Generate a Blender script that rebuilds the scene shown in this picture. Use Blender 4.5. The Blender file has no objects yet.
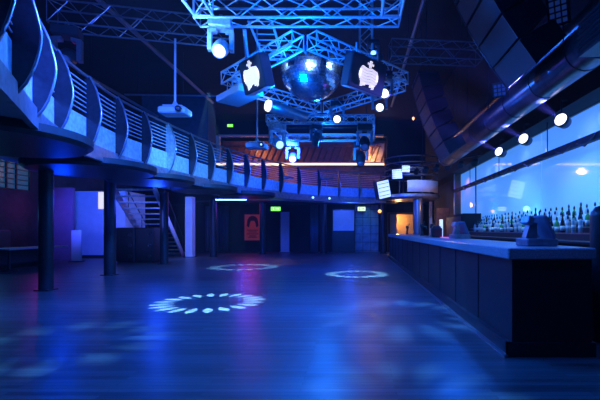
import bpy, math, random
from mathutils import Vector, Matrix
random.seed(7)
PI = math.pi
scene = bpy.context.scene
COL = scene.collection

# ------------------------------------------------------------------ mesh builder
class MB:
    def __init__(self):
        self.v = []; self.f = []; self.m = []; self.smooth = []
    def add(self, vs, fs, mi=0, sm=False):
        o = len(self.v)
        self.v += [Vector(p) for p in vs]
        for f in fs:
            self.f.append([i + o for i in f]); self.m.append(mi); self.smooth.append(sm)
        return self
    def box(self, c, s, M=None, mi=0, bev=0.0):
        c = Vector(c); hx, hy, hz = s[0]/2, s[1]/2, s[2]/2
        M = M or Matrix.Identity(3)
        if bev <= 0:
            vs = [c + M @ Vector((x*hx, y*hy, z*hz)) for z in (-1, 1) for x, y in ((-1,-1),(1,-1),(1,1),(-1,1))]
            fs = [(3,2,1,0),(4,5,6,7),(0,1,5,4),(1,2,6,5),(2,3,7,6),(3,0,4,7)]
            return self.add(vs, fs, mi)
        b = min(bev, hx*.9, hy*.9, hz*.9)
        rings = []
        def ring(ax, ay, z):
            return [(-ax+b,-ay,z),(ax-b,-ay,z),(ax,-ay+b,z),(ax,ay-b,z),(ax-b,ay,z),(-ax+b,ay,z),(-ax,ay-b,z),(-ax,-ay+b,z)]
        for ax, ay, z in ((hx-b,hy-b,-hz),(hx,hy,-hz+b),(hx,hy,hz-b),(hx-b,hy-b,hz)):
            bb = b
            rings.append(ring(ax, ay, z))
        vs = [c + M @ Vector(p) for r in rings for p in r]
        fs = [tuple(reversed(range(8))), tuple(range(24, 32))]
        for k in range(3):
            for i in range(8):
                j = (i+1) % 8
                fs.append((k*8+i, k*8+j, (k+1)*8+j, (k+1)*8+i))
        return self.add(vs, fs, mi)
    def tube(self, p0, p1, r, n=8, r1=None, mi=0, caps=True):
        p0, p1 = Vector(p0), Vector(p1); d = p1 - p0
        if d.length < 1e-6: return self
        r1 = r if r1 is None else r1
        q = d.to_track_quat('Z', 'Y').to_matrix()
        vs = []
        for p, rr in ((p0, r), (p1, r1)):
            for i in range(n):
                a = 2*PI*i/n
                vs.append(p + q @ Vector((rr*math.cos(a), rr*math.sin(a), 0)))
        fs = [(i, (i+1) % n, n+(i+1) % n, n+i) for i in range(n)]
        self.add(vs, fs, mi, n > 5)
        if caps:
            self.add(vs[:n], [tuple(reversed(range(n)))], mi); self.add(vs[n:], [tuple(range(n))], mi)
        return self
    def path(self, pts, r, n=8, closed=False, mi=0):
        pts = [Vector(p) for p in pts]; m = len(pts); vs = []
        for k, p in enumerate(pts):
            a = pts[(k-1) % m] if (closed or k > 0) else p
            b = pts[(k+1) % m] if (closed or k < m-1) else p
            q = (b - a).normalized()
            up = Vector((0,0,1)) if abs(q.z) < .95 else Vector((0,1,0))
            s = q.cross(up).normalized(); t = s.cross(q)
            for i in range(n):
                an = 2*PI*i/n
                vs.append(p + s*(r*math.cos(an)) + t*(r*math.sin(an)))
        fs = []
        for k in range(m if closed else m-1):
            k2 = (k+1) % m
            for i in range(n):
                j = (i+1) % n
                fs.append((k*n+i, k*n+j, k2*n+j, k2*n+i))
        self.add(vs, fs, mi, True)
        if not closed:
            self.add(vs[:n], [tuple(range(n))], mi); self.add(vs[-n:], [tuple(reversed(range(n)))], mi)
        return self
    def lathe(self, prof, c=(0,0,0), axis=(0,0,1), n=20, mi=0, smooth=True):
        c = Vector(c); q = Vector(axis).to_track_quat('Z', 'Y').to_matrix()
        vs = []
        for r, z in prof:
            for i in range(n):
                a = 2*PI*i/n
                vs.append(c + q @ Vector((max(r, 1e-4)*math.cos(a), max(r, 1e-4)*math.sin(a), z)))
        fs = []
        for k in range(len(prof)-1):
            for i in range(n):
                j = (i+1) % n
                fs.append((k*n+i, k*n+j, (k+1)*n+j, (k+1)*n+i))
        fs.append(tuple(reversed(range(n)))); fs.append(tuple(range((len(prof)-1)*n, len(prof)*n)))
        return self.add(vs, fs, mi, smooth)
    def prism(self, poly, origin, ex, ey, thick, mi=0):
        """extrude a 2D outline (in the ex, ey axes) symmetrically along ex x ey"""
        o, ex, ey = Vector(origin), Vector(ex).normalized(), Vector(ey).normalized()
        nz = ex.cross(ey).normalized(); n = len(poly)
        vs = [o + ex*a + ey*b - nz*(thick/2) for a, b in poly] + [o + ex*a + ey*b + nz*(thick/2) for a, b in poly]
        fs = [tuple(reversed(range(n))), tuple(range(n, 2*n))] + [(i, (i+1) % n, n+(i+1) % n, n+i) for i in range(n)]
        return self.add(vs, fs, mi)

def rotz(a): return Matrix.Rotation(a, 3, 'Z')

def obj(name, mb, mats, parent=None):
    if not isinstance(mats, (list, tuple)): mats = [mats]
    if parent is not None:
        root = parent
        while root.parent: root = root.parent
        org = root.location.copy()
    else:
        xs = [p.x for p in mb.v]; ys = [p.y for p in mb.v]
        org = Vector(((min(xs)+max(xs))/2, (min(ys)+max(ys))/2, min(p.z for p in mb.v)))
    me = bpy.data.meshes.new(name)
    me.from_pydata([p - org for p in mb.v], [], mb.f)
    for m in mats: me.materials.append(m)
    for p, mi, sm in zip(me.polygons, mb.m, mb.smooth):
        p.material_index = mi; p.use_smooth = sm
    me.update()
    o = bpy.data.objects.new(name, me); COL.objects.link(o)
    if parent is not None: o.parent = parent
    else: o.location = org
    return o

def thing(name, label, cat, loc=(0,0,0), group=None):
    o = bpy.data.objects.new(name, None); COL.objects.link(o)
    o.empty_display_size = .1; o.location = loc
    return tag(o, label, cat, group)
def tag(o, label, cat, group=None):
    o['label'] = label; o['category'] = cat; o['kind'] = 'thing'
    if group: o['group'] = group
    return o
def struct(name, mb, mat):
    o = obj(name, mb, mat); o['kind'] = 'structure'; return o
def dup(root, loc, label=None, group=None, rz=0.0):
    r = root.copy(); COL.objects.link(r); r.location = loc; r.rotation_euler = (0, 0, rz)
    if label: r['label'] = label
    if group: r['group'] = group
    for ch in list(root.children):
        c = ch.copy(); COL.objects.link(c); c.parent = r
        for g in list(ch.children):
            d = g.copy(); COL.objects.link(d); d.parent = c
    return r

# ------------------------------------------------------------------ materials
def mat(name, col=(.5,.5,.5), rough=.5, metal=0.0, emit=None, es=0.0, spec=.5, noise=0.0, nscale=30.0, bump=0.0, trans=0.0, alpha=1.0, coat=0.0):
    m = bpy.data.materials.new(name); m.use_nodes = True
    nt = m.node_tree; b = nt.nodes['Principled BSDF']
    b.inputs['Base Color'].default_value = (*col, 1)
    b.inputs['Roughness'].default_value = rough
    b.inputs['Metallic'].default_value = metal
    b.inputs['Specular IOR Level'].default_value = spec
    b.inputs['Transmission Weight'].default_value = trans
    b.inputs['Alpha'].default_value = alpha
    b.inputs['Coat Weight'].default_value = coat
    if emit:
        b.inputs['Emission Color'].default_value = (*emit, 1); b.inputs['Emission Strength'].default_value = es
    if noise or bump:
        tc = nt.nodes.new('ShaderNodeTexCoord'); n = nt.nodes.new('ShaderNodeTexNoise')
        n.inputs['Scale'].default_value = nscale; n.inputs['Detail'].default_value = 4
        nt.links.new(tc.outputs['Object'], n.inputs['Vector'])
        if noise:
            r = nt.nodes.new('ShaderNodeMapRange')
            r.inputs['From Min'].default_value = .3; r.inputs['From Max'].default_value = .7
            r.inputs['To Min'].default_value = 1-noise; r.inputs['To Max'].default_value = 1+noise
            nt.links.new(n.outputs['Fac'], r.inputs['Value'])
            mx = nt.nodes.new('ShaderNodeVectorMath'); mx.operation = 'SCALE'
            mx.inputs[0].default_value = col
            nt.links.new(r.outputs['Result'], mx.inputs['Scale'])
            nt.links.new(mx.outputs['Vector'], b.inputs['Base Color'])
        if bump:
            bp = nt.nodes.new('ShaderNodeBump'); bp.inputs['Strength'].default_value = bump; bp.inputs['Distance'].default_value = .02
            nt.links.new(n.outputs['Fac'], bp.inputs['Height']); nt.links.new(bp.outputs['Normal'], b.inputs['Normal'])
    return m

def floor_material():
    m = bpy.data.materials.new('dark_floorboards'); m.use_nodes = True
    nt = m.node_tree; L = nt.links.new; b = nt.nodes['Principled BSDF']
    tc = nt.nodes.new('ShaderNodeTexCoord')
    br = nt.nodes.new('ShaderNodeTexBrick')
    br.inputs['Scale'].default_value = 1.0; br.inputs['Mortar Size'].default_value = .0025
    br.inputs['Brick Width'].default_value = 1.6; br.inputs['Row Height'].default_value = .07
    br.inputs['Color1'].default_value = (.135,.135,.14,1); br.inputs['Color2'].default_value = (.055,.055,.06,1)
    br.inputs['Mortar'].default_value = (.02,.02,.022,1)
    L(tc.outputs['Object'], br.inputs['Vector'])
    n = nt.nodes.new('ShaderNodeTexNoise'); n.inputs['Scale'].default_value = 1.3; n.inputs['Detail'].default_value = 6
    mp = nt.nodes.new('ShaderNodeMapping'); mp.inputs['Scale'].default_value = (1,4,1)
    L(tc.outputs['Object'], mp.inputs['Vector']); L(mp.outputs['Vector'], n.inputs['Vector'])
    mx = nt.nodes.new('ShaderNodeMix'); mx.data_type = 'RGBA'; mx.blend_type = 'MULTIPLY'; mx.inputs[0].default_value = .75
    rp = nt.nodes.new('ShaderNodeMapRange'); rp.inputs['From Min'].default_value = .3; rp.inputs['From Max'].default_value = .7
    rp.inputs['To Min'].default_value = .85; rp.inputs['To Max'].default_value = 1.1
    L(n.outputs['Fac'], rp.inputs['Value']); L(br.outputs['Color'], mx.inputs[6]); L(rp.outputs['Result'], mx.inputs[7])
    L(mx.outputs[2], b.inputs['Base Color'])
    rr = nt.nodes.new('ShaderNodeMapRange'); rr.inputs['From Min'].default_value = .3; rr.inputs['From Max'].default_value = .7
    rr.inputs['To Min'].default_value = .29; rr.inputs['To Max'].default_value = .37
    L(n.outputs['Fac'], rr.inputs['Value']); L(rr.outputs['Result'], b.inputs['Roughness'])
    b.inputs['Specular IOR Level'].default_value = .55
    bp = nt.nodes.new('ShaderNodeBump'); bp.inputs['Strength'].default_value = .22; bp.inputs['Distance'].default_value = .01
    n2 = nt.nodes.new('ShaderNodeTexNoise'); n2.inputs['Scale'].default_value = 9; n2.inputs['Detail'].default_value = 3
    mp2 = nt.nodes.new('ShaderNodeMapping'); mp2.inputs['Scale'].default_value = (.25,3,1)
    L(tc.outputs['Object'], mp2.inputs['Vector']); L(mp2.outputs['Vector'], n2.inputs['Vector'])
    ad = nt.nodes.new('ShaderNodeMath'); ad.operation = 'ADD'
    L(br.outputs['Fac'], ad.inputs[0]); L(n2.outputs['Fac'], ad.inputs[1])
    iv = nt.nodes.new('ShaderNodeMath'); iv.operation = 'MULTIPLY'; iv.inputs[1].default_value = -1
    L(br.outputs['Fac'], iv.inputs[0]); L(iv.outputs[0], ad.inputs[0])
    L(ad.outputs[0], bp.inputs['Height']); L(bp.outputs['Normal'], b.inputs['Normal'])
    return m

M = dict(
    floor=floor_material(),
    ceil=mat('black_ceiling', (.008,.008,.010), .9, noise=.3, nscale=3),
    wall=mat('dark_wall', (.035,.035,.042), .8, noise=.25, nscale=4),
    wall_black=mat('black_wall', (.006,.006,.008), .8),
    wall_pale=mat('pale_wall', (.55,.55,.6), .6, noise=.06, nscale=5),
    wall_plum=mat('plum_wall', (.16,.08,.16), .7, noise=.1, nscale=6),
    alu=mat('aluminium', (.66,.68,.72), .34, .35, noise=.1, nscale=40),
    alu_dimmed=mat('dimmed_aluminium', (.10,.10,.12), .45, .2),  # darker copy of the aluminium, dim light put into its colour
    steel=mat('dark_steel', (.035,.037,.046), .38, .5, noise=.15, nscale=20),
    steel_lit=mat('brushed_steel', (.32,.33,.36), .3, .85, noise=.12, nscale=18),
    black=mat('black_plastic', (.018,.018,.021), .42, noise=.1, nscale=60),
    blackm=mat('matte_black', (.010,.010,.013), .7),
    grille=mat('speaker_grille', (.013,.013,.017), .5, .3, noise=.5, nscale=220, bump=.3),
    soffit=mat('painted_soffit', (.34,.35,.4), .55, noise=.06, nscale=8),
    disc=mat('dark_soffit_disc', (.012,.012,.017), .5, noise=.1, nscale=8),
    fascia=mat('fascia_steel', (.3,.3,.34), .35, .6, noise=.25, nscale=9),
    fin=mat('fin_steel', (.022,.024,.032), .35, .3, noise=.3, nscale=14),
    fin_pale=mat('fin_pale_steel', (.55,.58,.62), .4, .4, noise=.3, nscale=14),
    kick=mat('frosted_kick_panel', (.55,.58,.65), .4, noise=.25, nscale=12),
    wood=mat('brown_wood', (.20,.085,.04), .5, noise=.25, nscale=7),
    cream=mat('cream_board', (.75,.55,.35), .6, noise=.06, nscale=9),
    stone=mat('grey_terrazzo', (.40,.42,.46), .28, noise=.35, nscale=60),
    barfront=mat('bar_front_panel', (.014,.015,.020), .42, noise=.2, nscale=6),
    glass=mat('backlit_glass', (.36,.46,.62), .05, emit=(.065,.26,.80), es=1.08, spec=.9, coat=.6),
    mirror=mat('mirror_tiles', (.62,.66,.75), .22, 1.0),
    white=mat('white_print', (.85,.82,.76), .5, emit=(1,.87,.72), es=.75),
    lamp=mat('lamp_lens', (.8,.9,1), .2, emit=(.75,.9,1), es=2.6),
    lampcool=mat('lamp_lens_cool', (.6,.8,1), .2, emit=(.3,.6,1), es=2),
    lampdim=mat('lamp_lens_dim', (.1,.12,.2), .1, emit=(.03,.10,.6), es=.16),
    lampviolet=mat('led_lens_violet', (.6,.6,1), .2, emit=(.7,.74,1), es=2.8),
    warmled=mat('warm_led_strip', (1,.8,.5), .4, emit=(1,.64,.32), es=2.2),
    tube=mat('cool_tube', (.8,.9,1), .3, emit=(.25,.5,1), es=5),
    exitgreen=mat('exit_sign_green', (.1,.7,.1), .4, emit=(.22,1,.05), es=1.6),
    exitpale=mat('exit_sign_pale', (.8,.9,.5), .4, emit=(.75,1,.4), es=1.2),
    screen=mat('screen_glow', (.6,.7,.9), .3, emit=(.42,.60,1), es=1.5),
    teal=mat('teal_pane', (.06,.2,.22), .2, emit=(.004,.09,.12), es=.35),
    red=mat('poster_red_glow', (.75,.14,.07), .55, emit=(.5,.05,.02), es=.11),  # faint emission put into the print to brighten the poster
    ink=mat('poster_ink', (.02,.01,.012), .6),
    seat=mat('dark_upholstery', (.06,.06,.08), .7, noise=.2, nscale=30),
    seat_purple=mat('purple_upholstery', (.30,.12,.42), .7),
    curtain=mat('blue_grey_curtain', (.16,.17,.24), .8),
    duct=mat('galvanised_duct', (.13,.13,.15), .28, .9, noise=.2, nscale=10),
    tile=mat('blue_tile', (.16,.22,.28), .35, noise=.35, nscale=3),
    clear=mat('clear_bottle', (.80,.90,.95), .12, trans=.45, spec=.6),
    green=mat('green_bottle', (.12,.60,.16), .12, trans=.4, spec=.6),
    dark=mat('dark_bottle', (.03,.04,.05), .12, trans=.3, spec=.6),
    labelp=mat('paper_label', (.75,.75,.72), .6),
    cap=mat('black_pourer', (.01,.01,.012), .4),
    beige=mat('beige_door', (.55,.36,.18), .5, noise=.1, nscale=5),
    pinkled=mat('pink_glow', (.6,.1,.4), .4, emit=(1,.1,.6), es=.8),
    pilot=mat('orange_pilot', (1,.4,.1), .3, emit=(1,.35,.12), es=3),
)

# ------------------------------------------------------------------ setting
FX0, FX1, FY0, FY1, CZ = -13.5, 6.2, -3.0, 26.0, 8.0
struct('floor', MB().box(((FX0+FX1)/2, (FY0+FY1)/2, -.05), (FX1-FX0, FY1-FY0, .1)), M['floor'])
struct('ceiling', MB().box(((FX0+FX1)/2, (FY0+FY1)/2, CZ+.05), (FX1-FX0, FY1-FY0, .1)), M['ceil'])
struct('wall_left', MB().box((FX0-.05, (FY0+FY1)/2, CZ/2), (.1, FY1-FY0, CZ)), M['wall'])
struct('wall_front', MB().box(((FX0+FX1)/2, FY0-.05, CZ/2), (FX1-FX0, .1, CZ)), M['wall_black'])
# right wall: solid above and below the lit glass
struct('wall_right', MB().box((4.80, 10.2, CZ/2), (.2, 26.4, CZ)), M['wall'])
struct('ceiling_bulkhead', MB().box((4.42, 10.2, 5.85), (.56, 26.0, 4.2)), M['wall_black'])
# back wall: lower storey (with the bright doorway) and upper storey (with the wide opening)
wb = MB()
wb.box((-7.6, 24.55, 1.45), (11.8, .1, 2.9)).box((.25, 24.55, 1.45), (3.9, .1, 2.9)).box((2.9, 24.55, 2.6), (1.7, .1, .6))
struct('wall_back', wb, M['wall_black'])
wu = MB()
wu.box((-10.9, 24.4, 5.45), (5.2, .2, 5.1)).box((-3.2, 24.4, 7.5), (10.4, .2, 1.0)).box((3.9, 24.4, 5.45), (3.8, .2, 5.1))
struct('wall_back_upper', wu, M['wall_black'])
struct('wall_recess', MB().box((-3.2, 25.95, 5.0), (10.6, .1, 4.2)), M['wood'])
struct('floor_upper', MB().box((-3.2, 24.2, 2.95), (11.5, 3.5, .1)), M['wall'])
struct('wall_upper', MB().box((-8.1, 18.6, 5.45), (3.0, 1.0, 4.1)), M['wall'])
# low partition walls in the lounge beneath the balcony
struct('wall_lounge', MB().box((-12.88, 17.6, 1.6), (1.1, .15, 3.2)), M['wall_plum'])
struct('wall_stair', MB().box((-12.2, 19.2, 1.6), (2.5, .15, 3.2)).box((-11.0, 20.1, 1.6), (.12, 1.7, 3.2)), M['wall_pale'])
struct('baseboard_stair', MB().box((-12.2, 19.1, .07), (2.4, .05, .14)), M['wall_black'])
struct('wall_corridor', MB().box((2.9, 25.6, 1.45), (2.6, .1, 2.9)), M['beige'])

# ------------------------------------------------------------------ balcony
EDGE = [(-2.6,2.0),(-3.3,3.5),(-3.95,4.7),(-4.4,5.5),(-4.85,6.5),(-5.1,7.7),(-5.25,8.9),(-5.2,10.2),(-5.08,11.4),(-4.95,12.4),
        (-4.72,13.7),(-4.38,14.9),(-3.9,16.2),(-3.25,17.5),(-2.4,18.7),(-1.25,19.7),(0.0,20.3),(1.7,20.8)]
def resample(pts, step):
    P = [Vector((x, y, 0)) for x, y in pts]; dense = []
    for i in range(len(P)-1):
        p0, p1, p2, p3 = P[max(i-1,0)], P[i], P[i+1], P[min(i+2, len(P)-1)]
        for k in range(20):
            t = k/20
            dense.append(.5*((2*p1)+(p2-p0)*t+(2*p0-5*p1+4*p2-p3)*t*t+(3*p1-p0-3*p2+p3)*t**3))
    dense.append(P[-1]); out = [dense[0]]; acc = 0
    for a, b in zip(dense, dense[1:]):
        acc += (b-a).length
        if acc >= step: out.append(b); acc = 0
    return out
E = resample(EDGE, .25)
def frame_at(i):
    a, b = E[max(i-1,0)], E[min(i+1, len(E)-1)]
    t = (b-a).normalized()
    return E[i], t, Vector((t.y, -t.x, 0))      # point, tangent, outward normal (towards the dance floor)
def offset(d): return [frame_at(i)[0] + frame_at(i)[2]*d for i in range(len(E))]
def band(mb, d0, d1, z0, z1, i0=0, i1=None, mi=0):
    i1 = len(E)-1 if i1 is None else i1
    a, b = offset(d0), offset(d1); vs = []
    for i in range(i0, i1+1):
        vs += [Vector((a[i].x,a[i].y,z0)), Vector((b[i].x,b[i].y,z0)), Vector((b[i].x,b[i].y,z1)), Vector((a[i].x,a[i].y,z1))]
    n = i1-i0+1; fs = []
    for k in range(n-1):
        for j in range(4):
            j2 = (j+1) % 4
            fs.append((k*4+j, k*4+j2, (k+1)*4+j2, (k+1)*4+j))
    fs += [(3,2,1,0), ((n-1)*4, (n-1)*4+1, (n-1)*4+2, (n-1)*4+3)]
    return mb.add(vs, fs, mi)
bal = thing('balcony', 'curved steel balcony with curved fins and a thin-barred railing, sweeping round the dance floor', 'balcony', (-4.5, 9, 2.65))
obj('balcony_floor', band(MB(), -2.3, -.04, 2.84, 3.0), M['soffit'], bal)
obj('fascia', band(MB(), -.04, .04, 2.74, 3.02), M['fascia'], bal)
obj('handrail', MB().path([(p.x, p.y, 4.26) for p in offset(0)], .03), M['steel_lit'], bal)
for k in range(7):
    obj('rail_bar', MB().path([(p.x, p.y, 3.58+.09*k) for p in offset(-.02)], .014, 6), M['fin_pale'], bal)
for (cx, cy, r) in ((-5.55,6.15,1.3),(-6.0,9.2,1.32),(-5.75,11.35,1.15),(-5.2,13.9,1.1),(-4.3,16.2,1.1)):
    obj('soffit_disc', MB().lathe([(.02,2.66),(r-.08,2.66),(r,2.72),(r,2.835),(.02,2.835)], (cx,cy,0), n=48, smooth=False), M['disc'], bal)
fin_poly = [(-.05,2.86),(.01,2.90),(.12,3.02),(.21,3.19),(.28,3.40),(.31,3.60),(.27,3.80),(.19,4.03),(.09,4.20),(.02,4.28),(-.04,4.28)]
def smooth2(pts, n=4):
    out = []
    for i in range(len(pts)-1):
        p0, p1, p2, p3 = [Vector(pts[max(0, min(len(pts)-1, q))]) for q in (i-1, i, i+1, i+2)]
        for k in range(n):
            t = k/n; v = .5*((2*p1)+(p2-p0)*t+(2*p0-5*p1+4*p2-p3)*t*t+(3*p1-p0-3*p2+p3)*t**3); out.append((v.x, v.y))
    return out+[tuple(pts[-1])]
outer = smooth2(fin_poly[1:-1])
fin_poly = [fin_poly[0]]+outer+[fin_poly[-1]]
step = 4
fi = [i for i in range(2, len(E)-1, step)]
fin_poly = [(a*.76 if a > .05 else a, b) for a, b in fin_poly]; outer = [(a*.76 if a > .05 else a, b) for a, b in outer]
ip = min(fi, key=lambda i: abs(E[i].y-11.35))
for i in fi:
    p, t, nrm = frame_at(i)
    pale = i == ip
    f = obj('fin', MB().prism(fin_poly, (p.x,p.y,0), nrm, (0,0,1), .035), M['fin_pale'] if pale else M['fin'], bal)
    obj('fin_edge', MB().path([p + nrm*(a+.008) + Vector((0,0,b)) for a, b in outer], .022, 6), M['steel_lit'], f)
for a, b in zip(fi, fi[1:]):
    obj('kick_panel', band(MB(), -.035, -.015, 3.03, 3.48, a, b), M['kick'], bal)

# ------------------------------------------------------------------ columns beneath the balcony
cols = [(-6.85,8.9,.14,'first dark steel column under the balcony, nearest the camera'),
        (-7.26,11.9,.16,'second dark steel column under the balcony, in front of the foot of the stairs'),
        (-7.5,15.8,.16,'blue-lit steel column in front of the black metal staircase'),
        (-7.0,19.9,.17,'steel column beside the white tube light under the balcony'),
        (-5.1,22.3,.16,'slim steel column between the red poster and the green exit sign'),
        (-1.75,22.8,.20,'steel column beside the hanging curtain at the back of the room'),
        (1.66,22.8,.17,'dark steel column between the tiled wall and the warm lit doorway')]
for x, y, r, lab in cols:
    t = thing('support_column', lab, 'column', (x,y,0), 'steel columns holding up the balcony')
    obj('shaft', MB().tube((x,y,.02), (x,y,2.84), r, 20), M['steel'], t)
    obj('base_plate', MB().box((x,y,.012), (r*2.25,r*2.25,.024)), M['steel'], t)
t = thing('support_column', 'pale square column right of the staircase foot', 'column', (-8.15,19.9,0), 'steel columns holding up the balcony')
obj('shaft', MB().box((-8.15,19.9,1.5), (.36,.36,2.96)), M['wall_pale'], t)
obj('base_plate', MB().box((-8.15,19.9,.012), (.5,.5,.024)), M['steel'], t)

# ------------------------------------------------------------------ staircase
st = thing('staircase', 'metal staircase with open treads and pale side stringer under the balcony', 'staircase', (-9,18,0))
NT = 14
b0, b1 = Vector((-9.75, 21.0, 0)), Vector((-8.30, 15.0, 2.95))    # centre line foot and head
for k in range(NT):
    f = (k+.6)/NT; c = b0.lerp(b1, f)
    obj('tread', MB().box((c.x, c.y, c.z), (1.50,.36,.045)), M['fin_pale'], st)
for s, mt in ((-1,'fin_pale'), (1,'wall_pale')):
    d = (b1-b0).normalized(); up = Vector((0,0,1)); o = Vector((s*.78,0,0))
    poly = [(.12,-.17),((b1-b0).length,-.17),((b1-b0).length,.20),(-.1,.20),(-.1,.05)]
    obj('stringer', MB().prism(poly, b0+o, d, up, .05), M[mt], st)
    hr = MB().path([b0+o+up*.95, b1+o+up*.95], .022)
    for f in (0.02,.35,.68,1): hr.tube(b0.lerp(b1,f)+o, b0.lerp(b1,f)+o+up*.95, .018)
    obj('handrail', hr, M['steel'], st)

# ------------------------------------------------------------------ lounge under the balcony
t = thing('bench_seat', 'dark banquette bench against the left wall under the balcony', 'bench', (-12.6,13.6,0))
obj('seat', MB().box((-12.5,13.6,.42), (1.4,3.4,.56), bev=.05), M['seat'], t)
obj('backrest', MB().box((-13.2,13.6,.85), (.22,3.4,1.0), bev=.05), M['seat'], t)
obj('plinth', MB().box((-12.55,13.6,.07), (1.2,3.3,.14)), M['blackm'], t)
t = thing('lounge_table', 'long low table with pale top in front of the banquette', 'table', (-11.6,13.9,0))
obj('tabletop', MB().box((-11.3,13.9,.72), (.9,2.6,.05), bev=.01), M['wall_pale'], t)
for dy in (-.8,.8): obj('leg', MB().tube((-11.3,13.9+dy,0),(-11.3,13.9+dy,.70),.04).lathe([(.25,0),(.25,.02),(.03,.04)],(-11.3,13.9+dy,0)), M['steel'], t)
w = MB().box((-13.44,15.4,3.55), (.06,2.2,1.15))
o = struct('window_1', w, M['teal'])
fr = MB()
for y in (14.3,15.4,15.85,16.5): fr.box((-13.39,y,3.55),(.06,.06,1.2))
for z in (2.95,3.15,3.35,3.55,3.75,3.95,4.15): fr.box((-13.38,15.4,z),(.05,2.2,.03))
obj('window_frame', fr, M['steel'], o)
t = thing('low_partition', 'low pale partition panel at the corner of the lounge wall under the balcony', 'partition', (-11.7,16.9,0))
obj('panel', MB().box((-11.72,16.9,.68),(.42,.06,1.3),bev=.01), M['wall_pale'], t)
obj('foot', MB().box((-11.72,16.9,.015),(.42,.4,.03)), M['steel'], t)
# pair of big speaker cabinets by the stairs
for x, lab in ((-9.45,'black speaker cabinet with three round handles, left of the pair by the stairs'),(-8.64,'black speaker cabinet right of the pair by the stairs, under the treads')):
    t = thing('speaker_cabinet', lab, 'speaker', (x,16.9,0), 'speaker cabinets by the stairs')
    obj('cabinet', MB().box((x,16.9,.73), (.78,.8,1.42), bev=.03), M['steel'] if x < -9.2 else M['blackm'], t)
    obj('grille', MB().box((x,16.49,.73), (.70,.03,1.3), bev=.01), M['grille'], t)
    for z in (.25,.7,1.15): obj('handle', MB().lathe([(.075,0),(.075,.03),(.045,.03),(.045,.01)], (x+.22,16.475,z), (0,-1,0), 16), M['black'], t)
    for dx in (-.3,.3): obj('foot', MB().tube((x+dx,16.7,0),(x+dx,16.7,.03),.04), M['black'], t)
o = obj('wall_notice', MB().box((-11.9,19.112,2.75), (.62,.03,.8), rotz(0)), M['white']); tag(o, 'pale lit notice high on the wall beside the staircase', 'notice')

# ------------------------------------------------------------------ back of the room, lower storey
t = thing('wall_poster', 'red poster with a black-haired head above lines of writing, on the dark back wall', 'poster', (-6.2,24.48,.7))
obj('poster_sheet', MB().box((-6.2,24.487,1.5), (1.0,.02,1.58)), M['red'], t)
hd = MB()
arch = [(.33*math.cos(a), .05+.36*math.sin(a)) for a in [PI*k/14 for k in range(15)]]
arch += [(-.36,-.22),(-.22,-.30),(-.17,-.02),(-.10,.10),(.10,.10),(.17,-.02),(.22,-.30),(.36,-.22)]
hd.prism(arch, (-6.2,24.472,1.80), (1,0,0), (0,0,1), .012)
obj('printed_head', hd, M['ink'], t)
bars = MB()
for z, wd in ((1.33,.66),(1.22,.5),(1.10,.7),(.98,.4),(.9,.55)): bars.box((-6.2,24.472,z),(wd,.012,.045))
obj('printed_line', bars, M['ink'], t)
def exit_sign(x,y,z,w,h,m,lab,hang=None):
    t = thing('exit_sign', lab, 'sign', (x,y,z))
    obj('housing', MB().box((x,y,z),(w+.06,.06,h+.06)), M['black'], t)
    f = obj('lit_face', MB().box((x,y-.035,z),(w,.01,h)), M[m], t)
    g = MB(); q = h*.5   # running-figure and arrow pictogram
    g.box((x-w*.25,y-.042,z),(w*.06,.006,h*.5)).box((x-w*.21,y-.042,z-h*.12),(w*.14,.006,h*.12)).box((x-w*.25,y-.042,z+h*.34),(w*.09,.006,h*.16))
    g.box((x+w*.12,y-.042,z),(w*.26,.006,h*.14)).prism([(-w*.07,-h*.22),(w*.07,0),(-w*.07,h*.22)],(x+w*.30,y-.042,z),(1,0,0),(0,0,1),.006)
    obj('pictogram', g, M['white'] if m == 'exitgreen' else M['ink'], t)
    if hang: obj('hanger', MB().tube((x,y,z+h/2),(x,y,hang),.012), M['black'], t)
exit_sign(-4.3,22.0,2.50,.52,.22,'exitgreen','green lit exit sign hanging under the balcony, right of the poster',2.84)
exit_sign(.45,23.9,2.60,.46,.24,'exitpale','pale yellow-green lit exit sign above the tiled wall',2.9)
exit_sign(-7.5,24.25,7.66,.34,.16,'exitgreen','small green exit sign high on the upper back wall')
# curtain
def curtain(x0,x1,y,z0,z1,lab,m):
    n = 48; vs = []; fs = []
    for i in range(n+1):
        x = x0+(x1-x0)*i/n; dy = .07*math.sin(i*.95)+.03*math.sin(i*2.3)
        for yy, z in ((y+dy,z0),(y+dy,z1),(y+dy+.02,z1),(y+dy+.02,z0)): vs.append((x,yy,z))
    for i in range(n):
        for j in range(4): fs.append((i*4+j,(i+1)*4+j,(i+1)*4+(j+1)%4,i*4+(j+1)%4))
    o = obj('curtain', MB().add(vs,fs,0,True), M[m]); return tag(o, lab, 'curtain')
curtain(-2.5,-2.05,22.9,.02,2.8,'narrow blue-grey curtain gathered beside the back column','curtain')
curtain(-9.0,-7.6,24.2,.02,2.8,'wide dark curtain left of the red poster','seat')
t = thing('blue_screen', 'tall panelled screen lit blue across its upper half at the back of the room', 'screen', (-.62,23.8,0))
obj('frame', MB().box((-.62,23.8,1.3),(1.35,.06,2.56)), M['steel'], t)
obj('upper_panel', MB().box((-.62,23.76,1.9),(1.24,.04,1.2)), M['wall_pale'], t)  # pale above, dark below: light across the screen put into the colour
obj('lower_panel', MB().box((-.62,23.76,.66),(1.24,.04,1.15)), M['barfront'], t)
o = struct('trim_1', MB().box((.78,24.45,1.45),(1.45,.08,2.85)), M['tile'])
j = MB()
for k in range(6): j.box((.78,24.405,.1+.5*k),(1.45,.01,.02))
for k in range(4): j.box((.06+.48*k,24.405,1.45),(.02,.01,2.85))
obj('tile_joint', j, M['wall_black'], o)
t = thing('door_post', 'pale lit door post in front of the back wall, right of the green exit sign', 'post', (-4.05,23.5,0))
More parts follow.
